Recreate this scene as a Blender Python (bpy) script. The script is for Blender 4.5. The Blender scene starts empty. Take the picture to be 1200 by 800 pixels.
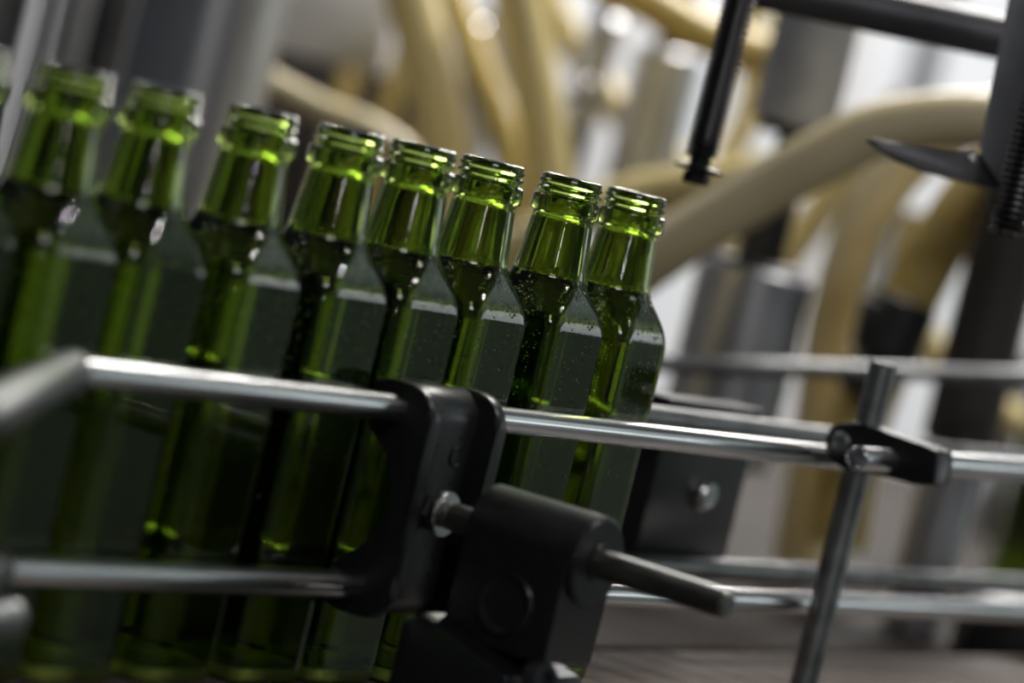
import bpy, bmesh, math, random
from mathutils import Vector, Matrix
random.seed(7)
sc = bpy.context.scene
COL = sc.collection
MM = 0.001

# ------------------------------------------------------------------ camera
F_PX, YAW, PITCH, ROLL = 4372.1, 0.563654, 0.0590466, 0.239261
CAM = Vector((-1353.63, -911.49, 256.98))          # millimetres
V = Vector((math.cos(YAW)*math.cos(PITCH), math.sin(YAW)*math.cos(PITCH), -math.sin(PITCH)))
R0 = Vector((math.sin(YAW), -math.cos(YAW), 0)); U0 = R0.cross(V)
cr, sr = math.cos(ROLL), math.sin(ROLL)
RT = R0*cr + U0*sr; UP = U0*cr - R0*sr
cd = bpy.data.cameras.new('camera'); cam = bpy.data.objects.new('camera', cd); COL.objects.link(cam)
cam.matrix_world = Matrix(((RT.x, UP.x, -V.x, CAM.x*MM), (RT.y, UP.y, -V.y, CAM.y*MM), (RT.z, UP.z, -V.z, CAM.z*MM), (0, 0, 0, 1)))
cd.sensor_width = 36; cd.lens = F_PX*36/1200; cd.clip_end = 60; cd.clip_start = 0.05
cd.dof.use_dof = True; cd.dof.focus_distance = 1.70; cd.dof.aperture_fstop = 4.1
sc.camera = cam

# ------------------------------------------------------------------ world, lights, exposure
w = bpy.data.worlds.new('hall'); sc.world = w; w.use_nodes = True
w.node_tree.nodes['Background'].inputs[0].default_value = (0.80, 0.88, 1.0, 1)
w.node_tree.nodes['Background'].inputs[1].default_value = 0.035
sc.view_settings.view_transform = 'Standard'; sc.view_settings.look = 'None'
sc.view_settings.exposure = 0.0; sc.view_settings.gamma = 1.0
sc.cycles.max_bounces = 24; sc.cycles.transmission_bounces = 20; sc.cycles.glossy_bounces = 8
sc.cycles.caustics_refractive = False; sc.cycles.caustics_reflective = False
sc.cycles.sample_clamp_indirect = 6.0

def area(name, loc, target, sx, sy, power, col=(1, 1, 1)):
    l = bpy.data.lights.new(name, 'AREA'); l.shape = 'RECTANGLE'; l.size = sx; l.size_y = sy
    l.energy = power; l.color = col
    o = bpy.data.objects.new(name, l); COL.objects.link(o); o.location = loc
    o.rotation_euler = (Vector(target)-Vector(loc)).to_track_quat('-Z', 'Y').to_euler()
    return o
area('lamp_over_machine', (2.35, 0.95, 0.98), (0.5, 0.0, 0.1), 0.65, 0.42, 17, (1, .98, .95))
area('fill_over_valves', (1.75, 0.45, 1.9), (1.3, 0.9, 0.1), 1.0, 0.5, 62, (1, .97, .92))  # added fill, out of view, brightening hoses and valves
area('fill_left_columns', (0.0, 2.2, 2.0), (0.6, 0.9, 0.2), 1.0, 0.4, 9, (1, .98, .96))  # unseen fill put in to lift the left columns
area('fill_back_wall', (2.35, 1.05, 1.55), (3.15, 1.65, 0.05), 1.0, 0.3, 22, (.95, .97, 1))  # added out of view to brighten the back wall
area('shoulder_band_light', (3.5, -1.95, 0.62), (0.1, 0.0, 0.2), 1.5, 0.34, 3.2, (.95, .97, 1))  # added light strip that reflects as the bright band on bottle shoulders
area('fill_behind_camera', (-2.2, -2.2, 2.7), (0.0, 0.0, 0.1), 1.4, 0.4, 16, (.98, .98, 1))  # fill added on the camera side for black plastic and upright
area('fill_side_wall', (3.55, -1.7, 2.2), (4.0, -2.79, 0.9), 1.0, 0.4, 22, (.97, .98, 1))  # added, unseen: lights the side wall that the bottles mirror
for i, z in enumerate((0.46, 0.60, 0.74, 0.88)):
    area('bank_lamp_%d' % i, (-2.40, -2.60, z), (0.0, 0.0, 0.2), 0.10, 0.08, 0.7, (1, .97, .95))
for i, (x, y) in enumerate(((0.55, -1.00), (0.70, -1.12), (0.62, -0.90), (0.80, -0.98))):
    area('spot_lamp_%d' % i, (x, y, 1.25), (0.1, 0.0, 0.15), 0.03, 0.03, 0.9, (1, .96, .93))

# ------------------------------------------------------------------ helpers (all lengths in millimetres)
def P(px, py, d):                                   # the place d mm into the hall that the photo shows at a pixel
    X, Y = px-600, py-400
    x, y = cr*X+sr*Y, -sr*X+cr*Y
    return CAM + (V + R0*(x/F_PX) - U0*(y/F_PX))*d
def on(px, py, axis, val):                          # the same on the plane axis = val
    d = P(px, py, 1.0)-CAM
    return CAM + d*((val-CAM[axis])/d[axis])
OFF = {}
def setp(o, label=None, cat=None, group=None, kind=None):
    for k, v in (('label', label), ('category', cat), ('group', group), ('kind', kind)):
        if v: o[k] = v
    return o
def thing(name, loc, label, cat, group=None):
    o = bpy.data.objects.new(name, None); COL.objects.link(o); o.empty_display_size = .02
    o.location = Vector(loc)*MM; OFF[o.name] = Vector(loc)
    return setp(o, label, cat, group)
def obj(name, bm, m, parent=None, org=None, smooth=True, angle=40, label=None, cat=None, group=None, kind=None):
    off = OFF[parent.name] if parent else Vector(org or (0, 0, 0))
    bmesh.ops.recalc_face_normals(bm, faces=bm.faces)
    for v in bm.verts: v.co = (v.co-off)*MM
    me = bpy.data.meshes.new(name)
    if smooth:
        for f in bm.faces: f.smooth = True
        for e in bm.edges:
            if len(e.link_faces) == 2 and e.calc_face_angle(0) > math.radians(angle): e.smooth = False
    bm.to_mesh(me); bm.free(); me.materials.append(m)
    o = bpy.data.objects.new(name, me); COL.objects.link(o)
    if parent: o.parent = parent; OFF[o.name] = off
    else: o.location = off*MM; OFF[o.name] = off
    return setp(o, label, cat, group, kind)
def frame(axis):
    a = Vector(axis).normalized()
    t = Vector((0, 0, 1)) if abs(a.z) < .9 else Vector((1, 0, 0))
    u = t.cross(a).normalized(); return u, a.cross(u), a
def lathe(bm, prof, org, axis=(0, 0, 1), n=32):     # prof: (distance along axis, radius)
    u, v, a = frame(axis); org = Vector(org); rings = []
    for h, r in prof:
        if r < 1e-6: rings.append([bm.verts.new(org+a*h)])
        else: rings.append([bm.verts.new(org+a*h+(u*math.cos(t)+v*math.sin(t))*r) for t in (2*math.pi*k/n for k in range(n))])
    for A, B in zip(rings, rings[1:]):
        for k in range(n):
            k2 = (k+1) % n
            if len(A) == 1 and len(B) == 1: continue
            if len(A) == 1: bm.faces.new((A[0], B[k], B[k2]))
            elif len(B) == 1: bm.faces.new((A[k], A[k2], B[0]))
            else: bm.faces.new((A[k], A[k2], B[k2], B[k]))
    return bm
def rod(bm, a, b, r, n=24, ch=1.0, hollow=0):       # a bar with chamfered ends, bored at the a end when hollow
    a, b = Vector(a), Vector(b); L = (b-a).length
    st = [(8, 0), (8, hollow), (.4, hollow), (0, hollow+.5)] if hollow else [(0, 0)]
    return lathe(bm, st+[(0, r-ch), (ch, r), (L-ch, r), (L, r-ch), (L, 0)], a, b-a, n)
def smoothpath(pts, n=10):
    pts = [Vector(p) for p in pts]; q = [pts[0]*2-pts[1]]+pts+[pts[-1]*2-pts[-2]]; out = []
    for i in range(1, len(q)-2):
        for k in range(n):
            t = k/n; p0, p1, p2, p3 = q[i-1:i+3]
            out.append(.5*((2*p1)+(p2-p0)*t+(2*p0-5*p1+4*p2-p3)*t*t+(3*p1-p0-3*p2+p3)*t**3))
    return out+[pts[-1]]
def tube(bm, path, r, n=16, wall=0):
    path = [Vector(p) for p in path]; nrm = None; rings = []
    for i, p in enumerate(path):
        t = (path[min(i+1, len(path)-1)]-path[max(i-1, 0)]).normalized()
        if nrm is None: nrm = frame(t)[0]
        nrm = (nrm-t*nrm.dot(t)).normalized(); b = t.cross(nrm)
        rr = r[i] if isinstance(r, list) else r
        rings.append([bm.verts.new(p+(nrm*math.cos(2*math.pi*k/n)+b*math.sin(2*math.pi*k/n))*rr) for k in range(n)])
    for A, B in zip(rings, rings[1:]):
        for k in range(n): bm.faces.new((A[k], A[(k+1) % n], B[(k+1) % n], B[k]))
    bm.faces.new(rings[0][::-1]); bm.faces.new(rings[-1])
    return bm
def prism(bm, poly, a, b, org=(0, 0, 0), ex=(0, 1, 0), ey=(0, 0, 1), ez=(1, 0, 0), bev=0):   # poly in (ex, ey), pulled from a to b along ez
    org, ex, ey, ez = Vector(org), Vector(ex), Vector(ey), Vector(ez)
    A = [bm.verts.new(org+ex*x+ey*y+ez*a) for x, y in poly]; B = [bm.verts.new(org+ex*x+ey*y+ez*b) for x, y in poly]
    fs = [bm.faces.new(A[::-1]), bm.faces.new(B)]; n = len(poly)
    for k in range(n): fs.append(bm.faces.new((A[k], A[(k+1) % n], B[(k+1) % n], B[k])))
    if bev:
        es = set(fs[0].edges) | set(fs[1].edges)
        bmesh.ops.bevel(bm, geom=list(es), offset=bev, segments=2, affect='EDGES', profile=.5, clamp_overlap=True)
    return bm
def box(bm, lo, hi, bev=0, axes=None, org=(0, 0, 0)):
    ax = axes or (Vector((1, 0, 0)), Vector((0, 1, 0)), Vector((0, 0, 1))); org = Vector(org)
    vs = [bm.verts.new(org+ax[0]*x+ax[1]*y+ax[2]*z) for x in (lo[0], hi[0]) for y in (lo[1], hi[1]) for z in (lo[2], hi[2])]
    fs = [bm.faces.new([vs[i] for i in f]) for f in ((0, 1, 3, 2), (4, 6, 7, 5), (0, 4, 5, 1), (2, 3, 7, 6), (0, 2, 6, 4), (1, 5, 7, 3))]
    if bev: bmesh.ops.bevel(bm, geom=list({e for f in fs for e in f.edges}), offset=bev, segments=2, affect='EDGES', profile=.5)
    return bm
def arc(cx, cy, r, a0, a1, n):
    return [(cx+r*math.cos(math.radians(a0+(a1-a0)*k/n)), cy+r*math.sin(math.radians(a0+(a1-a0)*k/n))) for k in range(n+1)]
NB = bmesh.new

# ------------------------------------------------------------------ materials
def mat(name, col, rough=.5, metal=0, noise=0, scale=40, stretch=(1, 1, 1), bump=0, **kw):
    m = bpy.data.materials.new(name); m.use_nodes = True; nt = m.node_tree; b = nt.nodes['Principled BSDF']
    b.inputs['Base Color'].default_value = (*col, 1); b.inputs['Roughness'].default_value = rough; b.inputs['Metallic'].default_value = metal
    for k, v in kw.items(): b.inputs[k.replace('_', ' ')].default_value = v
    if noise or bump:
        tc = nt.nodes.new('ShaderNodeTexCoord'); mp = nt.nodes.new('ShaderNodeMapping'); mp.inputs['Scale'].default_value = stretch
        nz = nt.nodes.new('ShaderNodeTexNoise'); nz.inputs['Scale'].default_value = scale; nz.inputs['Detail'].default_value = 6
        nt.links.new(tc.outputs['Object'], mp.inputs[0]); nt.links.new(mp.outputs[0], nz.inputs['Vector'])
        if noise:
            cr_ = nt.nodes.new('ShaderNodeValToRGB'); e = cr_.color_ramp.elements
            e[0].position, e[1].position = .35, .65
            e[0].color = (*[c*(1-noise) for c in col], 1); e[1].color = (*[min(1, c*(1+noise*.5)) for c in col], 1)
            nt.links.new(nz.outputs['Fac'], cr_.inputs[0]); nt.links.new(cr_.outputs[0], b.inputs['Base Color'])
            mr = nt.nodes.new('ShaderNodeMapRange'); mr.inputs[3].default_value = max(.02, rough-.1*noise); mr.inputs[4].default_value = min(1, rough+.25*noise)
            nt.links.new(nz.outputs['Fac'], mr.inputs[0]); nt.links.new(mr.outputs[0], b.inputs['Roughness'])
        if bump:
            bp = nt.nodes.new('ShaderNodeBump'); bp.inputs['Strength'].default_value = bump; bp.inputs['Distance'].default_value = .001
            nt.links.new(nz.outputs['Fac'], bp.inputs['Height']); nt.links.new(bp.outputs[0], b.inputs['Normal'])
    return m
M = dict(
    glass=mat('green_glass', (.36, .47, .12), .015, 0, 0, 220, (1, 1, .03), .09, Transmission_Weight=1.0, IOR=1.52),
    base=mat('stippled_green_glass', (.34, .42, .085), .45, Transmission_Weight=1.0, IOR=1.52),
    wine=mat('wine', (.90, .93, .62), .0, Transmission_Weight=1.0, IOR=1.34),
    bubble=mat('bubble', (.80, .86, .55), .12, Specular_IOR_Level=.9),  # pale tone for bubbles, also painted sparkle on the outer glass
    drop=mat('water_drop', (1, 1, 1), .02, Transmission_Weight=1.0, IOR=1.33),
    rail=mat('rail_steel', (.74, .74, .75), .22, 1, .25, 30, (.3, 4, 4)),
    dull=mat('dull_steel', (.45, .46, .46), .38, 1, .35, 60),
    grimy=mat('grimy_steel', (.36, .36, .34), .36, 1, .5, 90, (1, .2, 1)),
    chrome=mat('chrome', (.75, .75, .75), .12, 1),
    brushed=mat('brushed_steel', (.64, .65, .67), .36, 1, .15, 8, (8, 8, .3)),
    dark=mat('dark_steel', (.12, .12, .125), .40, .8, .3, 20),
    plastic=mat('black_plastic', (.018, .018, .020), .31, 0, .2, 200, bump=.06),
    black=mat('black_rubber', (.012, .012, .012), .5),
    spring=mat('spring_steel', (.085, .085, .088), .34, .9),
    hose=mat('hose_silicone', (.70, .58, .27), .32, 0, .12, 3),
    hosed=mat('hose_amber', (.58, .43, .13), .35, 0, .2, 5),
    hosep=mat('hose_pale', (.70, .60, .36), .35, 0, .1, 5),
    white=mat('white_enamel', (.80, .80, .82), .35, 0, .05, 5),
    wall=mat('wall_paint', (.74, .75, .77), .6, 0, .12, 1.2),
    teal=mat('teal_wall_paint', (.36, .44, .42), .6, 0, .15, 1.5),
    old=mat('old_steel', (.22, .225, .23), .4, 1, .35, 40),
    floor=mat('floor_tile', (.22, .20, .19), .45, 0, .3, 3),
    slat=mat('chain_slat', (.105, .082, .070), .62, .1, .35, 45, (.4, 3, 1), bump=.35, Specular_IOR_Level=.12),
    deck=mat('deck_steel', (.045, .039, .035), .7, .0, .35, 14, bump=.3, Specular_IOR_Level=.06),
    frame=mat('frame_steel', (.30, .29, .28), .4, .9, .3, 12),
    plate=mat('grey_plate', (.38, .39, .41), .5, .0, .2, 30),
    brown=mat('brown_panel', (.06, .052, .047), .5, .3, .2, 5),
)

# ------------------------------------------------------------------ hall
wx = P(600, 400, 5200)
AX = (R0.copy(), Vector((V.x, V.y, 0)).normalized(), Vector((0, 0, 1)))
obj('floor', box(NB(), (-3000, -3500, -960), (7000, 6500, -900)), M['floor'], kind='structure', smooth=False)
obj('wall_back', box(NB(), (-2600, 0, -900-wx.z), (2600, 120, 2300-wx.z), axes=AX, org=wx), M['wall'], org=wx, kind='structure', smooth=False)

rw = Vector((4150, -2560, 0)); ra = Vector((-.845, .535, 0))
obj('wall_right', box(NB(), (-3200, 0, -900), (3200, 120, 3000), axes=(Vector((.535, .845, 0)), -ra, Vector((0, 0, 1))), org=rw), M['teal'], org=rw, kind='structure', smooth=False)

# ------------------------------------------------------------------ conveyor chain and its frame
ch = thing('conveyor_chain', (0, 0, 0), 'brown-grey slat conveyor chain carrying the row of green bottles', 'conveyor')
sb = NB(); box(sb, (-18.4, -41, -4), (18.4, 41, 0), .8)
s0 = obj('slat', sb, M['slat'], ch)
for k in range(-13, 34):
    s = s0 if k == -13 else s0.copy()
    if k > -13: COL.objects.link(s); s.parent = ch
    s.location = Vector((k*38.1, 0, 0))*MM
bm = NB(); box(bm, (-520, -38, -24), (1290, 38, -4.3), 1)
obj('chain_bed', bm, M['black'], ch)
fr = thing('conveyor_chassis', (0, 0, -24), 'stainless side channels and legs under the slat conveyor', 'frame')
for s in (-1, 1):
    bm = NB(); box(bm, (-520, min(s*43, s*50), -160), (1290, max(s*43, s*50), -8), 1.2); obj('side_channel', bm, M['frame'], fr)
    for x in (-420, 380, 1180):
        bm = NB(); box(bm, (x-20, min(s*50.5, s*90), -900), (x+20, max(s*50.5, s*90), -40), 2); obj('leg', bm, M['frame'], fr)
bm = NB(); box(bm, (-520, -42.5, -60), (1290, 42.5, -25), 1); obj('bed_plate', bm, M['frame'], fr)

# ------------------------------------------------------------------ bottles
def ring(bm, z, h, r, na=7, nf=4):
    vs = []; h = max(h, r+.02)
    for q in range(4):
        cx, cy = ((1, 1), (-1, 1), (-1, -1), (1, -1))[q]; cx *= h-r; cy *= h-r
        for k in range(na+1):
            t = math.radians(90*q+90*k/na); vs.append(bm.verts.new((cx+r*math.cos(t), cy+r*math.sin(t), z)))
        nx, ny = ((-1, 1), (-1, -1), (1, -1), (1, 1))[q]; nx *= h-r; ny *= h-r
        e = math.radians(90*q+90); x0, y0 = cx+r*math.cos(e), cy+r*math.sin(e); x1, y1 = nx+r*math.cos(e), ny+r*math.sin(e)
        for f in (.06, .5, .94): vs.append(bm.verts.new((x0+(x1-x0)*f, y0+(y1-y0)*f, z)))
    return vs
def skin(bm, rows, cap0=True, cap1=True):
    rs = [ring(bm, *r) for r in rows]; n = len(rs[0])
    for A, B in zip(rs, rs[1:]):
        for k in range(n): bm.faces.new((A[k], A[(k+1) % n], B[(k+1) % n], B[k]))
    for c, r, rv in ((cap0, rs[0], True), (cap1, rs[-1], False)):
        if c:
            z = sum((v.co for v in r), Vector())/n; m = bm.verts.new(z)
            for k in range(n):
                bm.faces.new((r[(k+1) % n], r[k], m) if rv else (r[k], r[(k+1) % n], m))
OUT = [(2.4, 15, 6), (1.4, 19, 6), (.2, 20.5, 6.2), (0, 21.3, 6.3), (.6, 22.8, 6.4), (2.2, 24, 6.5), (5, 24.5, 6.5), (6.5, 24.5, 6.5), (90, 24.5, 6.5), (160, 24.5, 6.5), (163.5, 24.5, 6.5),
       (166, 24.35, 6.6), (168.5, 24.0, 7), (171, 23.55, 7.8), (173.5, 23.0, 8.9), (176, 22.2, 10.2), (178.5, 21.3, 11.7), (181, 20.3, 13.2), (183.5, 19.2, 14.6), (186, 18.2, 15.8), (188.5, 17.5, 16.6), (191, 17.0, 16.9), (194, 16.7, 16.7),
       (205, 15.5, 15.5), (214, 14.5, 14.5), (216.8, 14.2, 14.2), (217.3, 14.5, 14.5), (217.7, 15.8, 15.8), (218.5, 16.3, 16.3), (224.6, 16.1, 16.1), (225.3, 15.6, 15.6), (225.6, 14.2, 14.2),
       (226.4, 13.9, 13.9), (227.1, 14.2, 14.2), (227.7, 15, 15), (228.3, 15.2, 15.2), (228.9, 15, 15), (229.5, 14.2, 14.2), (230.1, 13.9, 13.9), (230.7, 14.2, 14.2), (231.2, 14.9, 14.9), (231.7, 15, 15), (232.2, 14.7, 14.7), (232.6, 14.3, 14.3),
       (233.9, 14.3, 14.3), (234.6, 13.9, 13.9), (234.9, 13.2, 13.2), (235, 12.4, 12.4)]
INN = [(234.7, 11.6, 11.6), (234, 11.2, 11.2), (230, 11, 11), (217, 11.1, 11.1), (205, 12.4, 12.4), (194, 13.6, 13.6), (190, 14.1, 13.9), (186, 15.2, 12.9), (181, 17.2, 10.4), (176, 19.1, 7.4), (171, 20.4, 5), (166, 21.1, 3.8), (162, 21.3, 3.6),
       (90, 21.3, 3.6), (12, 21.3, 3.6), (8, 20.6, 3.6), (6.2, 18.5, 3.6), (6.8, 10, 3.6)]
LEVEL = 189.0
def liq(z, h, r): return (z, h+.35, r+.35)
def bottle_parts(root):
    bm = NB(); skin(bm, OUT+INN); g = obj('glass_body', bm, M['glass'], root, angle=60)
    g.data.materials.append(M['base'])                # the base and heel are stippled
    for p in g.data.polygons:
        if max(g.data.vertices[i].co.z for i in p.vertices) < .0085: p.material_index = 1
    rows = [liq(6.0, 17.5, 3.6)]+[liq(*t) for t in INN[::-1] if 7 < t[0] < LEVEL-1.5 and t[1] > 12]+[liq(LEVEL-.2, 14.3, 13.6), (LEVEL-.4, 13.4, 13.2)]
    rows[0] = liq(5.9, 18.6, 3.6); rows.insert(1, liq(7.9, 20.6, 3.6)); rows.pop(2)
    bm = NB(); skin(bm, rows); l = obj('wine', bm, M['wine'], root, angle=60)
    rng = random.Random(3); bm = NB()
    def blob(p, r):
        bmesh.ops.create_icosphere(bm, subdivisions=1, radius=r, matrix=Matrix.Translation(p))
    for k in range(46):                              # foam ring floating against the glass at the wine's surface
        t = rng.uniform(0, 2*math.pi); rr = 13.2-abs(rng.gauss(0, .8)); blob(Vector((rr*math.cos(t), rr*math.sin(t), LEVEL-.3)), rng.uniform(.35, .9))
    for k in range(150):                             # bubbles clinging to the inside of the walls
        z = 185-abs(rng.gauss(0, 34)); s = rng.choice((0, 1, 2, 3)); u = rng.uniform(-1, 1)
        h = 20.4
        if z > 165: h = 20.4-(z-165)*.30
        x, y = ((h, u*h*.8), (-h, u*h*.8), (u*h*.8, h), (u*h*.8, -h))[s]; blob(Vector((x, y, max(z, 20))), rng.uniform(.2, .5))
    obj('bubbles', bm, M['bubble'], root, kind='stuff')
    bm = NB()
    for k in range(320):                             # spray drops on the outside
        z = 190-abs(rng.gauss(0, 48)); q = rng.choice((0, 1, 2, 3)); u = rng.uniform(-1, 1); h = 24.5; w_ = 18.5
        if z < 8: continue
        if z > 163.5: h = 24.5-(z-163.5)*.12-.0055*(z-163.5)**2; w_ = max(3, 18-(z-163.5)*.65)
        n = (Vector((1, 0, 0)), Vector((-1, 0, 0)), Vector((0, 1, 0)), Vector((0, -1, 0)))[q]; t = Vector((-n.y, n.x, 0)); r = rng.uniform(.3, .8)
        bmesh.ops.create_icosphere(bm, subdivisions=1, radius=r, matrix=Matrix.Translation(n*(h+r*.25)+t*u*w_+Vector((0, 0, z))))
    for k in range(70):
        t = rng.uniform(0, 2*math.pi); z = rng.uniform(186, 193); rr = 17.15-(z-187)*.06; r = rng.uniform(.25, .6)
        bmesh.ops.create_icosphere(bm, subdivisions=1, radius=r, matrix=Matrix.Translation((rr*math.cos(t), rr*math.sin(t), z)))
    obj('water_drops', bm, M['drop'], root, kind='stuff')
    bm = NB()
    for k in range(210):                             # pale specks whose colour stands in for glints, most on the leading face
        z = 182-abs(rng.gauss(0, 42)); q = rng.choice((1, 1, 1, 3, 2)); u = rng.uniform(-1, 1); h = 24.5; w_ = 19
        if z < 10: continue
        if z > 163.5: h = 24.5-(z-163.5)*.12-.0055*(z-163.5)**2; w_ = max(3, 18-(z-163.5)*.65)
        n = (Vector((1, 0, 0)), Vector((-1, 0, 0)), Vector((0, 1, 0)), Vector((0, -1, 0)))[q]; t = Vector((-n.y, n.x, 0)); r = rng.uniform(.14, .36)*(.7 if q == 3 else 1)
        bmesh.ops.create_icosphere(bm, subdivisions=1, radius=r, matrix=Matrix.Translation(n*(h+r*.3)+t*u*w_+Vector((0, 0, z))))
    obj('glint_flecks', bm, M['bubble'], root, kind='stuff')
XS = [-318, -256.9, -200.9, -135.9, -72.9, -17.4, 38.4, 106.0, 165.5]
RZ = [0, 1, -1.5, 1, 0, -1, .5, -1, 3.5]
LB = ['green wine bottle cut off by the left edge of the photo',
      'first green wine bottle whose open mouth shows fully, behind the bent rail end',
      'green wine bottle seventh from the right end, wholly before the broad grey column',
      'green wine bottle sixth from the right end, standing before the end of the grey column',
      'green wine bottle fifth from the right end, behind bare rail just left of the bracket',
      'green wine bottle fourth from the right end, its body vanishing behind the black bracket',
      'green wine bottle third from the right end, its shoulder above the black bracket',
      'green wine bottle second from the right end, its mouth meeting that of the last',
      'green wine bottle at the right end of the row, with yellow glints above the rail']
proto = None
def bottle(loc, rz, label, group):
    global proto
    if proto is None:
        proto = thing('wine_bottle', (0, 0, 0), label, 'bottle', group); bottle_parts(proto); r = proto
    else:
        r = proto.copy(); COL.objects.link(r)
        for c in list(proto.children):
            d = c.copy(); COL.objects.link(d); d.parent = r
    r.location = Vector(loc)*MM; r.rotation_euler = (0, 0, math.radians(rz)); r['label'] = label
    if group: r['group'] = group
    elif 'group' in r: del r['group']
    return r
for x, rz, lb in zip(XS, RZ, LB): bottle((x, 0, .3), rz, lb, 'open wine bottles in a row on the conveyor')

# ------------------------------------------------------------------ guide rails
def bar(name, a, b, r, m, label, cat='rail', group=None, **kw):
    return obj(name, rod(NB(), a, b, r, **kw), M[m], org=a, label=label, cat=cat, group=group)
YR, ZU, ZL = -34.1, 124.7, 47.3
bar('guide_rail', (-262, YR, ZU), (418, YR, ZU), 6, 'rail', 'long upper steel guide rail in front of the bottles', n=32)
bar('guide_rail', (-275, YR, ZL), (900, YR, ZL), 6, 'rail', 'long lower steel guide rail in front of the bottles', n=32)
bar('guide_rail', (-100, 34, ZU), (1200, 34, ZU), 6, 'old', 'upper grey guide rail on the far side of the bottles, above the knobbed black bracket')
bar('guide_rail', (-100, 34, ZL), (1200, 34, ZL), 6, 'old', 'lower grey guide rail on the far side, below the knobbed black bracket')
a = Vector((-266, -38, ZU+.5)); b = on(0, 476, 2, ZU); d = (b-a).normalized()
bar('lead_in_rod', a+d*2, a+d*230, 8.2, 'old', 'blurred grey rod leading off the upper rail to the left edge', 'rod', 'lead-in rods')
a2 = Vector((-281, -38, ZL+1))
bar('lead_in_rod', a2+d*2, a2+d*150, 7, 'old', 'blurred rod end meeting the lower rail at the left edge', 'rod', 'lead-in rods')
e = P(16, 722, 1360)
bar('clamp_rod', e, e+(P(-140, 760, 1300)-e), 7.5, 'old', 'dim blurred rod end below the lower rail at the left edge', 'rod')

# ------------------------------------------------------------------ black rail bracket (near side)
CX = -13.0
def bracket(root, s, face_m):
    # profile in (outward y, z); s = -1 near side, +1 far side
    def prof(front):
        pl = [(-20.5, 135), (-30, 136.4)]
        pl += [(front+14-14*math.sin(math.radians(90-t)) - 0, 122.4+14*math.sin(math.radians(t))) for t in (90, 75, 60, 45, 30, 15, 0)]
        pl += [(front, 90), (front, 58)]
        pl += [(front+13-13*math.cos(math.radians(t)), 48-13*math.sin(math.radians(t))) for t in (15, 30, 45, 60, 75, 90)]
        pl += [(-28, 34.6), (-20.5, 36.5), (-20.5, 54)]
        pl += [(-20.5+0, 54)] if False else []
        cy, r = -12.0, 31.5                           # the hollow between the two arms
        for k in range(13):
            t = math.radians(-72+144*k/12); pl.append((cy-r*math.cos(t)*1.0, 85+r*math.sin(t)))
        pl += [(-20.5, 117)]
        return [(-y*s if s > 0 else y, z) for y, z in pl]
    bm = NB(); prism(bm, prof(-45.0), -22.2, 22.2, org=root_loc(root), bev=.3); obj('bridge', bm, face_m, root, angle=35)
    for x0, x1 in ((-30, -22), (22, 30)):
        bm = NB(); prism(bm, prof(-53.5), x0, x1, org=root_loc(root), bev=1.6); obj('side_plate', bm, face_m, root, angle=35)
def root_loc(r): return OFF[r.name]
br = thing('rail_bracket', (CX, 0, 0), 'big black plastic C-shaped bracket holding both near guide rails, left of the cross block', 'bracket', 'rail brackets')
bracket(br, -1, M['plastic'])
ZR = 84.0
bm = NB(); prism(bm, [(-2.6, 0), (-1.6, 1.6), (1.6, 1.6), (2.6, 0)], 97, 114, org=(CX-9, -45, 0), ex=(1, 0, 0), ey=(0, -1, 0), ez=(0, 0, 1)); obj('rib', bm, M['plastic'], br)
bm = NB(); tube(bm, [Vector((CX+8+4.2*math.cos(t), -45.1, 108+4.2*math.sin(t))) for t in (math.radians(60+260*k/14) for k in range(15))], .8, 6)
obj('raised_mark', bm, M['plastic'], br)
for dz in (117, 96.5, 73.5, 64, 56):
    bm = NB(); bmesh.ops.create_icosphere(bm, subdivisions=1, radius=.9, matrix=Matrix.Translation((CX+9, -45, dz))); obj('raised_dot', bm, M['plastic'], br)
bm = NB(); prism(bm, [(9.0*math.cos(math.radians(60*k+12)), 9.0*math.sin(math.radians(60*k+12))) for k in range(6)], 45.2, 50, org=(CX, 0, ZR), ex=(1, 0, 0), ey=(0, 0, 1), ez=(0, -1, 0), bev=.6)
obj('nut', bm, M['rail'], br, label='worn metal nut')
bm = NB(); rod(bm, (CX, -49.8, ZR), (CX, -53, ZR), 10.2, n=32, ch=.6); obj('washer', bm, M['rail'], br)
obj('cross_rod', rod(NB(), (CX, -53.2, ZR), (CX, -196, ZR-.4), 6.2, ch=1.2, n=32), M['grimy'], org=(CX, -53, ZR), label='short steel rod running from the black bracket through the cross block', cat='rod')

# ------------------------------------------------------------------ black cross block on its post
cb = thing('cross_block', (CX, -100, -30), 'black plastic cross block with rounded top, gripping the short rod at the bottom', 'clamp')
bm = NB()
Y0, Y1, RB = -76, -131, 19.6
pl = [(-RB, -45), (-RB, 0)]+[(RB*math.cos(math.radians(180-t)), RB*math.sin(math.radians(t))) for t in range(9, 172, 9)]+[(RB, 0), (RB, -45)]
prism(bm, pl, -Y0, -Y1-2.5, org=(CX, 0, ZR), ex=(1, 0, 0), ey=(0, 0, 1), ez=(0, -1, 0), bev=1.4)
lathe(bm, [(0, 0), (0, RB-.3), (9.2, RB-.1), (10.6, RB-1.4), (10.6, 0)], (CX, Y1+9.8, ZR), (0, -1, 0), 48)
obj('rod_grip', bm, M['plastic'], cb, angle=30)
bm = NB(); rod(bm, (CX, Y1-.4, ZR), (CX, Y1-2.0, ZR), 8.6, n=32, ch=.6); obj('bush', bm, M['plastic'], cb)
bm = NB(); lathe(bm, [(-3, 0), (-3, 14), (.6, 14), (1.6, 13), (1.2, 11.2), (-1.2, 8), (-2.2, 0)], (CX-RB, -104, 58), (-1, 0, 0), 32)
obj('dish', bm, M['plastic'], cb, label='round dished face on the side')
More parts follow.
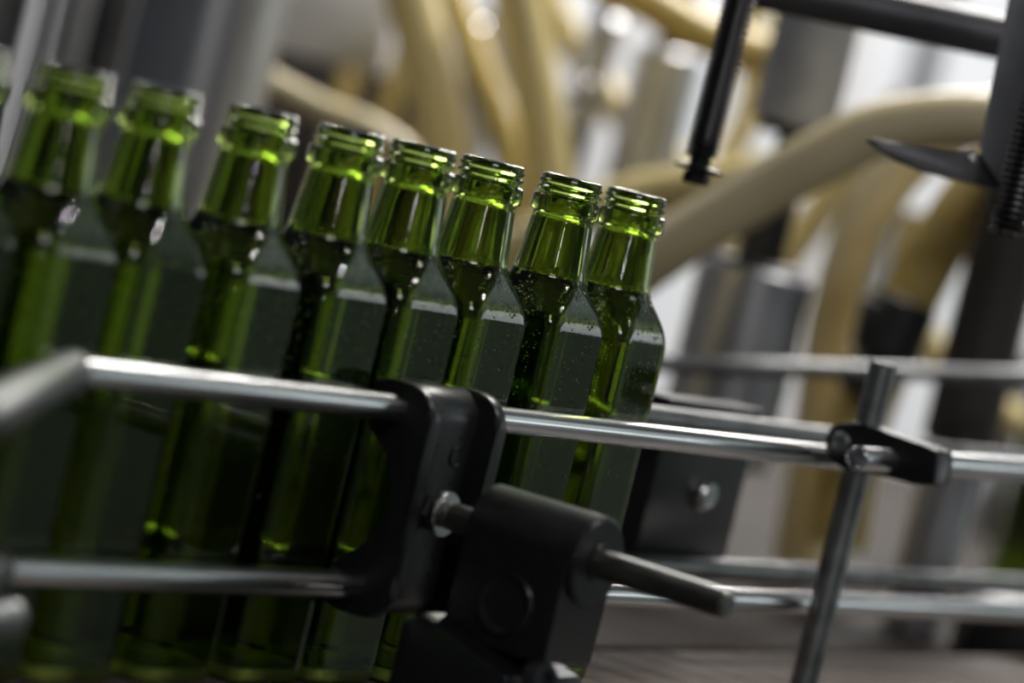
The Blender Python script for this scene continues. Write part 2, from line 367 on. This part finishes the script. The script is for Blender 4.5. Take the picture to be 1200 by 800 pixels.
bm = NB(); prism(bm, [(-74, 46), (-122, 32), (-133, 18), (-133, -60), (-66, -60), (-66, 40)], -36, 26, org=(CX, 0, 0), bev=3)
obj('post_grip', bm, M['plastic'], cb, angle=30)
bm = NB(); lathe(bm, [(0, 0), (0, 8), (5, 8), (7, 6.5), (7, 3.6), (5, 3.2), (5, 0)], (CX-26, -131, 33), (-.3, -1, .3), 24)
obj('bolt_head', bm, M['dark'], cb, label='shiny dark bolt head')
bm = NB(); lathe(bm, [(0, 0), (0, 9), (3, 9), (6, 7), (6, 0)], (CX-10, -134, 22), (-.2, -1, .2), 24)
obj('bolt_head', bm, M['dark'], cb)
bm = NB(); rod(bm, (CX, -101, -250), (CX, -101, -60.5), 8); obj('post', bm, M['dull'], cb)
bm = NB(); box(bm, (CX-25, -115, -140), (CX+25, -50.5, -126), 2); obj('post_foot', bm, M['frame'], cb)

# ------------------------------------------------------------------ right-hand post, small clamp and outer rail
pp = Vector((362, -49.3, 0)); zt = on(1034, 424, 1, -49.3).z
obj('rail_post', rod(NB(), (pp.x, pp.y, -6), (pp.x, pp.y, zt), 7.2, n=32, ch=.8), M['dull'], org=pp, label='upright grey steel post in front of the rails at the right', cat='post')
y2 = -80.0; s0_ = on(1003, 537, 1, y2); s1_ = on(1195, 550, 1, y2); dd = (s1_-s0_).normalized()
bar('guide_rail', s0_, s0_+dd*620, 6.3, 'rail', 'outer steel rail whose bored end sticks out of the small black clamp', n=32, hollow=4.6)
cl = thing('post_clamp', (343, -80, 128), 'small black tapered clamp plate on the upright post at the right', 'clamp')
def pc(px, py): 
    q = on(px, py, 0, 334.0); return (q.y, q.z)
outl = [pc(*t) for t in ((966, 522), (967, 510), (973, 500), (984, 495), (997, 494), (1012, 497), (1030, 503), (1055, 512), (1080, 521), (1096, 527), (1098, 535), (1094, 566), (1090, 568), (1068, 567), (1040, 559), (1015, 554), (990, 550), (976, 543), (969, 533))]
bm = NB(); prism(bm, outl, 334, 354, bev=1.5); obj('plate', bm, M['plastic'], cl, angle=30)
q = on(986, 518, 0, 334)
bm = NB(); lathe(bm, [(-.8, 0), (-.8, 5.2), (1.2, 5.2), (1.8, 4.4), (1.8, 2.6), (.4, 2.2), (.4, 0)], (333.4, q.y, q.z), (-1, 0, 0), 24); obj('screw', bm, M['dull'], cl, label='recessed steel screw head')
q = on(1084, 522, 0, 340)
bm = NB(); box(bm, (336, q.y-6, q.z-1), (350, q.y+6, q.z+.9), .8); obj('top_lug', bm, M['plastic'], cl)

# ------------------------------------------------------------------ far-side bracket with chrome bolt
fx = 368.0
fb = thing('rail_bracket', (fx, 0, 0), 'blurred black bracket with a round chrome bolt behind the far guide rails', 'bracket', 'rail brackets')
bm = NB(); box(bm, (fx-50, 41, 50), (fx+48, 58, 129.8), 3); obj('plate', bm, M['plastic'], fb)
bm = NB(); box(bm, (fx-52, 41, 130), (fx+48, 59, 134.5), .6); obj('top_lip', bm, M['black'], fb)
q = on(822, 578, 1, 40)
bm = NB(); lathe(bm, [(0, 0), (0, 9), (4, 9), (7, 6.5), (8, 0)], (q.x, 41, q.z), (0, -1, 0), 24); obj('bolt', bm, M['chrome'], fb, label='round chrome bolt')
bm = NB(); rod(bm, (fx, 58, 85), (fx, 150, 85), 7); obj('stay', bm, M['dull'], fb)
bm = NB(); rod(bm, (fx, 150, -20), (fx, 150, 110), 9); obj('post', bm, M['dull'], fb)

# ------------------------------------------------------------------ machine table behind the conveyor
tb = thing('machine_table', (900, 500, -20), 'dark steel deck of the filling machine behind the conveyor', 'machine')
bm = NB(); box(bm, (-900, 95, -40), (2250, 1130, -12), 2); obj('deck', bm, M['deck'], tb)
for x, y in ((-800, 1080), (2180, 1080), (2180, 150), (-800, 150)):
    bm = NB(); box(bm, (x-30, y-30, -900), (x+30, y+30, -40.5), 2); obj('leg', bm, M['frame'], tb)

def vax(px, py, d): return P(px, py, d)
def down(p, dz): return Vector((p.x, p.y, p.z+dz))
def k_(d): return d/F_PX                             # mm per pixel at a distance

DECK = -12.0
# filling valve with the big stainless cup
def fill_valve(px, py, d, segs, name, label, group, foot=None, m_list=None):
    a = P(px, py, d); root = thing(name, (a.x, a.y, a.z), label, 'valve', group)
    for nm, y0, y1, r, mm in segs:
        z0 = max(a.z-(y1-py)*k_(d)/cr, DECK+.1); z1 = a.z-(y0-py)*k_(d)/cr; rr = r*k_(d)
        bm = NB(); lathe(bm, [(0, 0), (0, rr*.94), (rr*.06, rr), (z1-z0-rr*.06, rr), (z1-z0, rr*.94), (z1-z0, 0)], (a.x, a.y, z0), n=40)
        obj(nm, bm, M[mm], root)
    return root
fill_valve(866, 400, 2450, [('cup', 314, 540, 69, 'brushed'), ('collar', 306, 314, 60, 'dark'), ('neck', 230, 306, 28, 'dark'), ('stem', 160, 230, 15, 'dark'), ('flange', 148, 160, 40, 'dark'), ('barrel', -60, 148, 50, 'plate'), ('foot', 540, 760, 30, 'dark')],
           'filling_valve', 'big stainless filling valve cup just right of the last bottle', 'filling valves')
fill_valve(775, 100, 3000, [('cup', 60, 260, 40, 'brushed'), ('stem', -200, 60, 20, 'dark'), ('foot', 260, 700, 26, 'brushed')],
           'filling_valve', 'blurred grey filling valve far behind the hanging spring', 'filling valves')
mid = fill_valve(570, 90, 3200, [('cup', 20, 120, 34, 'brushed'), ('stem', -160, 20, 14, 'dark'), ('foot', 120, 700, 20, 'brushed')],
           'filling_valve', 'blurred grey filling valve between two pale hoses above the bottles', 'filling valves')

# hoses
def hose(pts, d, rpx, m, label, name='hose'):
    n = len(pts); ds = d if isinstance(d, (list, tuple)) else [d]*n
    path = smoothpath([P(px, py, dd) for (px, py), dd in zip(pts, ds)], 8)
    path = [p for p in path if p.z > DECK+6]
    dm = sum(ds)/n
    bm = NB(); tube(bm, path, rpx*k_(dm), 20)
    return obj(name, bm, M[m], org=path[0], label=label, cat='hose', group='product hoses of the filling machine')
hose([(540, 690), (575, 540), (620, 430), (690, 360), (780, 292), (880, 230), (960, 185), (1040, 150), (1150, 140), (1260, 160)], 2350, 34, 'hosep', 'thick beige hose sweeping from behind the last bottle up to the right')
hose([(1230, 120), (1120, 152), (1055, 200), (1008, 270), (984, 345), (968, 430), (955, 540), (938, 640), (925, 720)], [2600]*9, 31, 'hosep', 'beige hose hanging straight down right of the stainless cup')
amber = hose([(1250, 165), (1165, 205), (1108, 275), (1068, 345), (1035, 420), (1000, 520), (980, 640)], [2500]*7, 36, 'hosed', 'amber hose running down into the black fitting')
hose([(1075, 250), (1060, 330), (1085, 400), (1130, 455), (1200, 500)], 2900, 20, 'hose', 'thin yellow hose looping behind the black fitting toward the lower right')
hose([(1060, 120), (1000, 195), (950, 262), (900, 330), (860, 420), (830, 560), (810, 700)], 2900, 22, 'hose', 'short yellow hose crossing behind the neck of the stainless cup')
hose([(440, 660), (470, 530), (505, 410), (560, 330), (640, 270), (740, 232), (840, 215), (960, 195)], 2640, 27, 'hose', 'yellow hose lying behind the mouths of the last bottles')
hose([(630, -30), (680, 70), (740, 145), (800, 195), (850, 260), (865, 360), (840, 480), (800, 640)], 3140, 19, 'hose', 'yellow hose slanting down right behind the last bottles')
hose([(600, -40), (620, 60), (637, 160), (650, 280), (652, 400), (630, 520), (602, 650)], 2800, 29, 'hose', 'pale yellow hose dropping upright behind the sixth mouth')
hose([(470, -40), (497, 60), (515, 140), (525, 240), (522, 360), (498, 480), (465, 620)], 2800, 31, 'hose', 'wide pale yellow hose dropping behind the middle of the row')
hose([(520, -30), (556, 70), (590, 160), (606, 270), (598, 400), (560, 560), (540, 660)], 3100, 20, 'hosed', 'darker tan hose beside the wide pale one')
hose([(220, 20), (300, 86), (370, 125), (440, 155), (485, 200), (490, 300), (460, 440), (410, 640)], 2700, 17, 'hosep', 'thin beige hose slanting behind the mouths of the middle bottles')
hose([(690, -40), (760, 2), (830, 42), (900, 66), (980, 80)], 2850, 26, 'hosed', 'tan hose crossing behind the top of the hanging spring')
hose([(890, -30), (885, 60), (878, 130), (850, 190)], 3200, 17, 'hose', 'yellowish hose between the hanging spring and the dark valve barrel')

# fitting on the amber hose
a = P(1048, 385, 2480); hd = (P(1068, 345, 2480)-P(1035, 420, 2480)).normalized()
hf = amber
bm = NB(); rod(bm, a-hd*22, a+hd*20, 23, ch=2); obj('sleeve', bm, M['black'], hf, label='black fitting clamped round the hose')
bm = NB(); box(bm, (-25, -18, -12), (2, 18, 16), 3, axes=AX, org=a); obj('lug', bm, M['black'], hf)
bm = NB(); rod(bm, a-hd*50-R0*4, a-hd*21, 17, ch=2); obj('tail', bm, M['black'], hf)

# far cross rail
c = P(980, 434, 2300)
obj('far_rail', rod(NB(), P(700, 424, 2300), P(1240, 442, 2380), 5.2), M['old'], org=c, label='thin blurred rail crossing in front of the stainless cup', cat='rail')

# hanging springs
def spring(px, py0, py1, d, rpx, label, end=True):
    a = P(px, (py0+py1)/2, d); k = k_(d)/cr; z1 = a.z+(py1-py0)/2*k; z0 = a.z-(py1-py0)/2*k; R = rpx*k_(d)
    root = thing('hanging_spring', (a.x, a.y, z0), label, 'spring', 'springs hanging from the filling head')
    wire = R*.14; pitch = wire*2.35; n = int((z1-z0)/pitch); path = []
    for i in range(n*14+1):
        t = i/14*2*math.pi; path.append(Vector((a.x+(R-wire)*math.cos(t), a.y+(R-wire)*math.sin(t), z0+(z1-z0)*i/(n*14))))
    bm = NB(); tube(bm, path, wire, 6); obj('coil', bm, M['spring'], root)
    bm = NB(); rod(bm, (a.x, a.y, z0-(9 if end else 1)), (a.x, a.y, z1), R*.62); obj('core_rod', bm, M['black'], root)
    if end:
        bm = NB(); lathe(bm, [(0, 0), (0, R*1.0), (.8, R*1.45), (2.2, R*1.5), (3.2, R*.8), (3.2, 0)], (a.x, a.y, z0-7.5)); obj('washer', bm, M['black'], root)
        bm = NB(); prism(bm, [(R*.82*math.cos(math.radians(60*k+10)), R*.82*math.sin(math.radians(60*k+10))) for k in range(6)], -14, -8, org=(a.x, a.y, z0), ex=(1, 0, 0), ey=(0, 1, 0), ez=(0, 0, 1), bev=.6); obj('nut', bm, M['black'], root)
    return root
spring(853, -70, 184, 1900, 20, 'black hanging coil spring with a washer and nut, above the last bottle')
spring(1222, -60, 274, 1850, 24, 'black coil spring at the right edge beside the blade', end=False)

# blade on its grey upright
A3 = (R0.copy(), U0.copy(), V.copy())
o3 = P(1100, 190, 1900); kk = k_(1900)
bl = thing('stripper_blade', tuple(o3), 'dark pointed blade on a grey upright at the upper right', 'blade')
def lp(pts): 
    out = []
    for px, py in pts:
        q = P(px, py, 1900)-o3; out.append((q.dot(R0), q.dot(U0)))
    return out
bm = NB(); prism(bm, lp([(1014, 164), (1022, 162), (1060, 170), (1100, 176), (1140, 180), (1190, 186), (1190, 226), (1165, 222), (1120, 211), (1080, 201), (1048, 188), (1028, 175)]), -4, 5, org=o3, ex=R0, ey=U0, ez=V, bev=1.5)
obj('blade', bm, M['dark'], bl, angle=30)
bm = NB(); prism(bm, lp([(1195, -80), (1250, -80), (1205, 215), (1168, 214), (1150, 188), (1146, 176)]), -9, -4.2, org=o3, ex=R0, ey=U0, ez=V, bev=.8)
obj('upright', bm, M['plate'], bl, angle=30, label='flat grey upright')
q = P(1141, 183, 1890)
bm = NB(); lathe(bm, [(0, 0), (0, 2.8), (2, 2.8), (3, 1.6), (3, 0)], q+V*7, -V, 16); obj('rivet', bm, M['chrome'], bl)

# pale pipes far behind, against the back wall
for px, rp, mm, lb in ((1003, 15, 'white', 'pale white pipe far behind between the dark barrel and the blade'), (1078, 20, 'brushed', 'far grey pipe seen above the tip of the blade'), (720, 17, 'white', 'pale white pipe far behind, left of the hanging spring')):
    a = P(px, 100, 4300)
    obj('riser_pipe', rod(NB(), (a.x, a.y, -900), (a.x, a.y, a.z+260), rp*k_(4300)), M[mm], org=(a.x, a.y, -900), label=lb, cat='pipe', group='riser pipes at the back wall')
# top pipe
a = P(880, -18, 2050); b = P(1260, 62, 2050)
obj('top_pipe', rod(NB(), a, b, 12.5, n=32), M['dark'], org=a, label='thick dark pipe slanting across the top right corner', cat='pipe')

# left-hand columns
def column(px, py, d, rpx, y0, m, label, name='machine_column'):
    a = P(px, py, d); k = k_(d)/cr; zt = a.z+(py-y0)*k
    bm = NB(); rod(bm, (a.x, a.y, -900), (a.x, a.y, zt), rpx*k_(d), n=40); 
    return obj(name, bm, M[m], org=(a.x, a.y, -900), label=label, cat='column', group='upright columns of the machine at the left')
column(228, 90, 2500, 88, -120, 'brushed', 'broad grey steel column behind the second and third bottle mouths')
column(128, 40, 2700, 26, -120, 'dark', 'dark slim column left of the broad grey one')
column(48, 40, 2350, 9, -120, 'brushed', 'thin pale steel rod above the first bottle mouth')
column(78, 60, 2800, 24, -120, 'plate', 'grey column between the thin pale rod and the dark slim column')
column(12, 30, 2700, 20, -120, 'dark', 'dark column in the top left corner')
column(-70, 60, 2600, 60, -120, 'dark', 'wide dark column at the left edge')
fill_valve(1168, 340, 2450, [('cup', 200, 520, 44, 'brown'), ('stem', -60, 200, 20, 'dark'), ('foot', 520, 900, 36, 'brushed')], 'filling_valve', 'brown filling valve at the right edge below the second spring', 'filling valves')

# white housing and the dark cabinet under it
o4 = P(300, 20, 3000)
bm = NB(); box(bm, (-40, -75, -22), (112, 40, 45), 5, axes=(R0, AX[1], AX[2]), org=o4)
obj('machine_housing', bm, M['white'], org=o4, label='white boxy housing between grey column and wide pale hose at the top', cat='housing')
o5 = P(395, 250, 3300)
bm = NB(); box(bm, (-110, 0, -150), (70, 60, 160), 4, axes=AX, org=o5)
cbt = thing('machine_cabinet', tuple(o5), 'dark cabinet with brown strips under the white housing', 'cabinet')
obj('body', bm, M['brown'], cbt)
for x in (-18, 22, 52):
    bm = NB(); box(bm, (x-9, -8, -145), (x+9, -.5, 150), 2, axes=AX, org=o5); obj('strip', bm, M['hosed'], cbt)

# bright dome nuts glinting in the blur, each on its valve
thin = fill_valve(690, 100, 2990, [('cup', 30, 150, 22, 'brushed'), ('stem', -160, 30, 12, 'dark'), ('foot', 150, 800, 14, 'dark')],
           'filling_valve', 'slim filling valve with bright dome nuts between two pale hoses', 'filling valves')
for px, py, d, rt in ((682, 112, 2990, thin), (712, 44, 2990, thin), (558, 46, 3195, mid)):
    q = P(px, py, d)
    bm = NB(); lathe(bm, [(0, 0), (0, 13), (12, 13), (20, 11), (25, 7), (27, 0)], q, -V+Vector((0, 0, .35)), 24)
    obj('dome_nut', bm, M['chrome'], rt, label='bright dome nut')

# bottle on another line, dark box and bright plate at the lower right
q = on(1188, 690, 2, DECK+.2)
bottle((q.x, q.y, q.z), 30, 'lone blurred dark green bottle at the right edge behind the rails', None)
q = on(1215, 655, 2, DECK+.1)
dc = thing('dark_backing', tuple(q), 'dark box added as backing behind the lone bottle at the right edge', 'cabinet')
bm = NB(); box(bm, (-42, 60, 0), (120, 160, 170), 3, axes=AX, org=q); obj('housing', bm, M['black'], dc)  # box added to darken what shows behind the lone bottle
bm = NB(); box(bm, (-34, 56, 8), (112, 59.8, 162), 1.5, axes=AX, org=q); obj('front_sheet', bm, M['dark'], dc)
q = on(1160, 775, 2, DECK)
gb = thing('gear_box', tuple(q), 'low black box on the deck at the lower right', 'box')
bm = NB(); box(bm, (-24, -30, 0), (60, 40, 40), 3, axes=AX, org=q); obj('housing', bm, M['black'], gb)
bm = NB(); box(bm, (-20, -26, 40.2), (56, 36, 43), 1, axes=AX, org=q); obj('lid', bm, M['dark'], gb)
sc.view_layers[0].update()
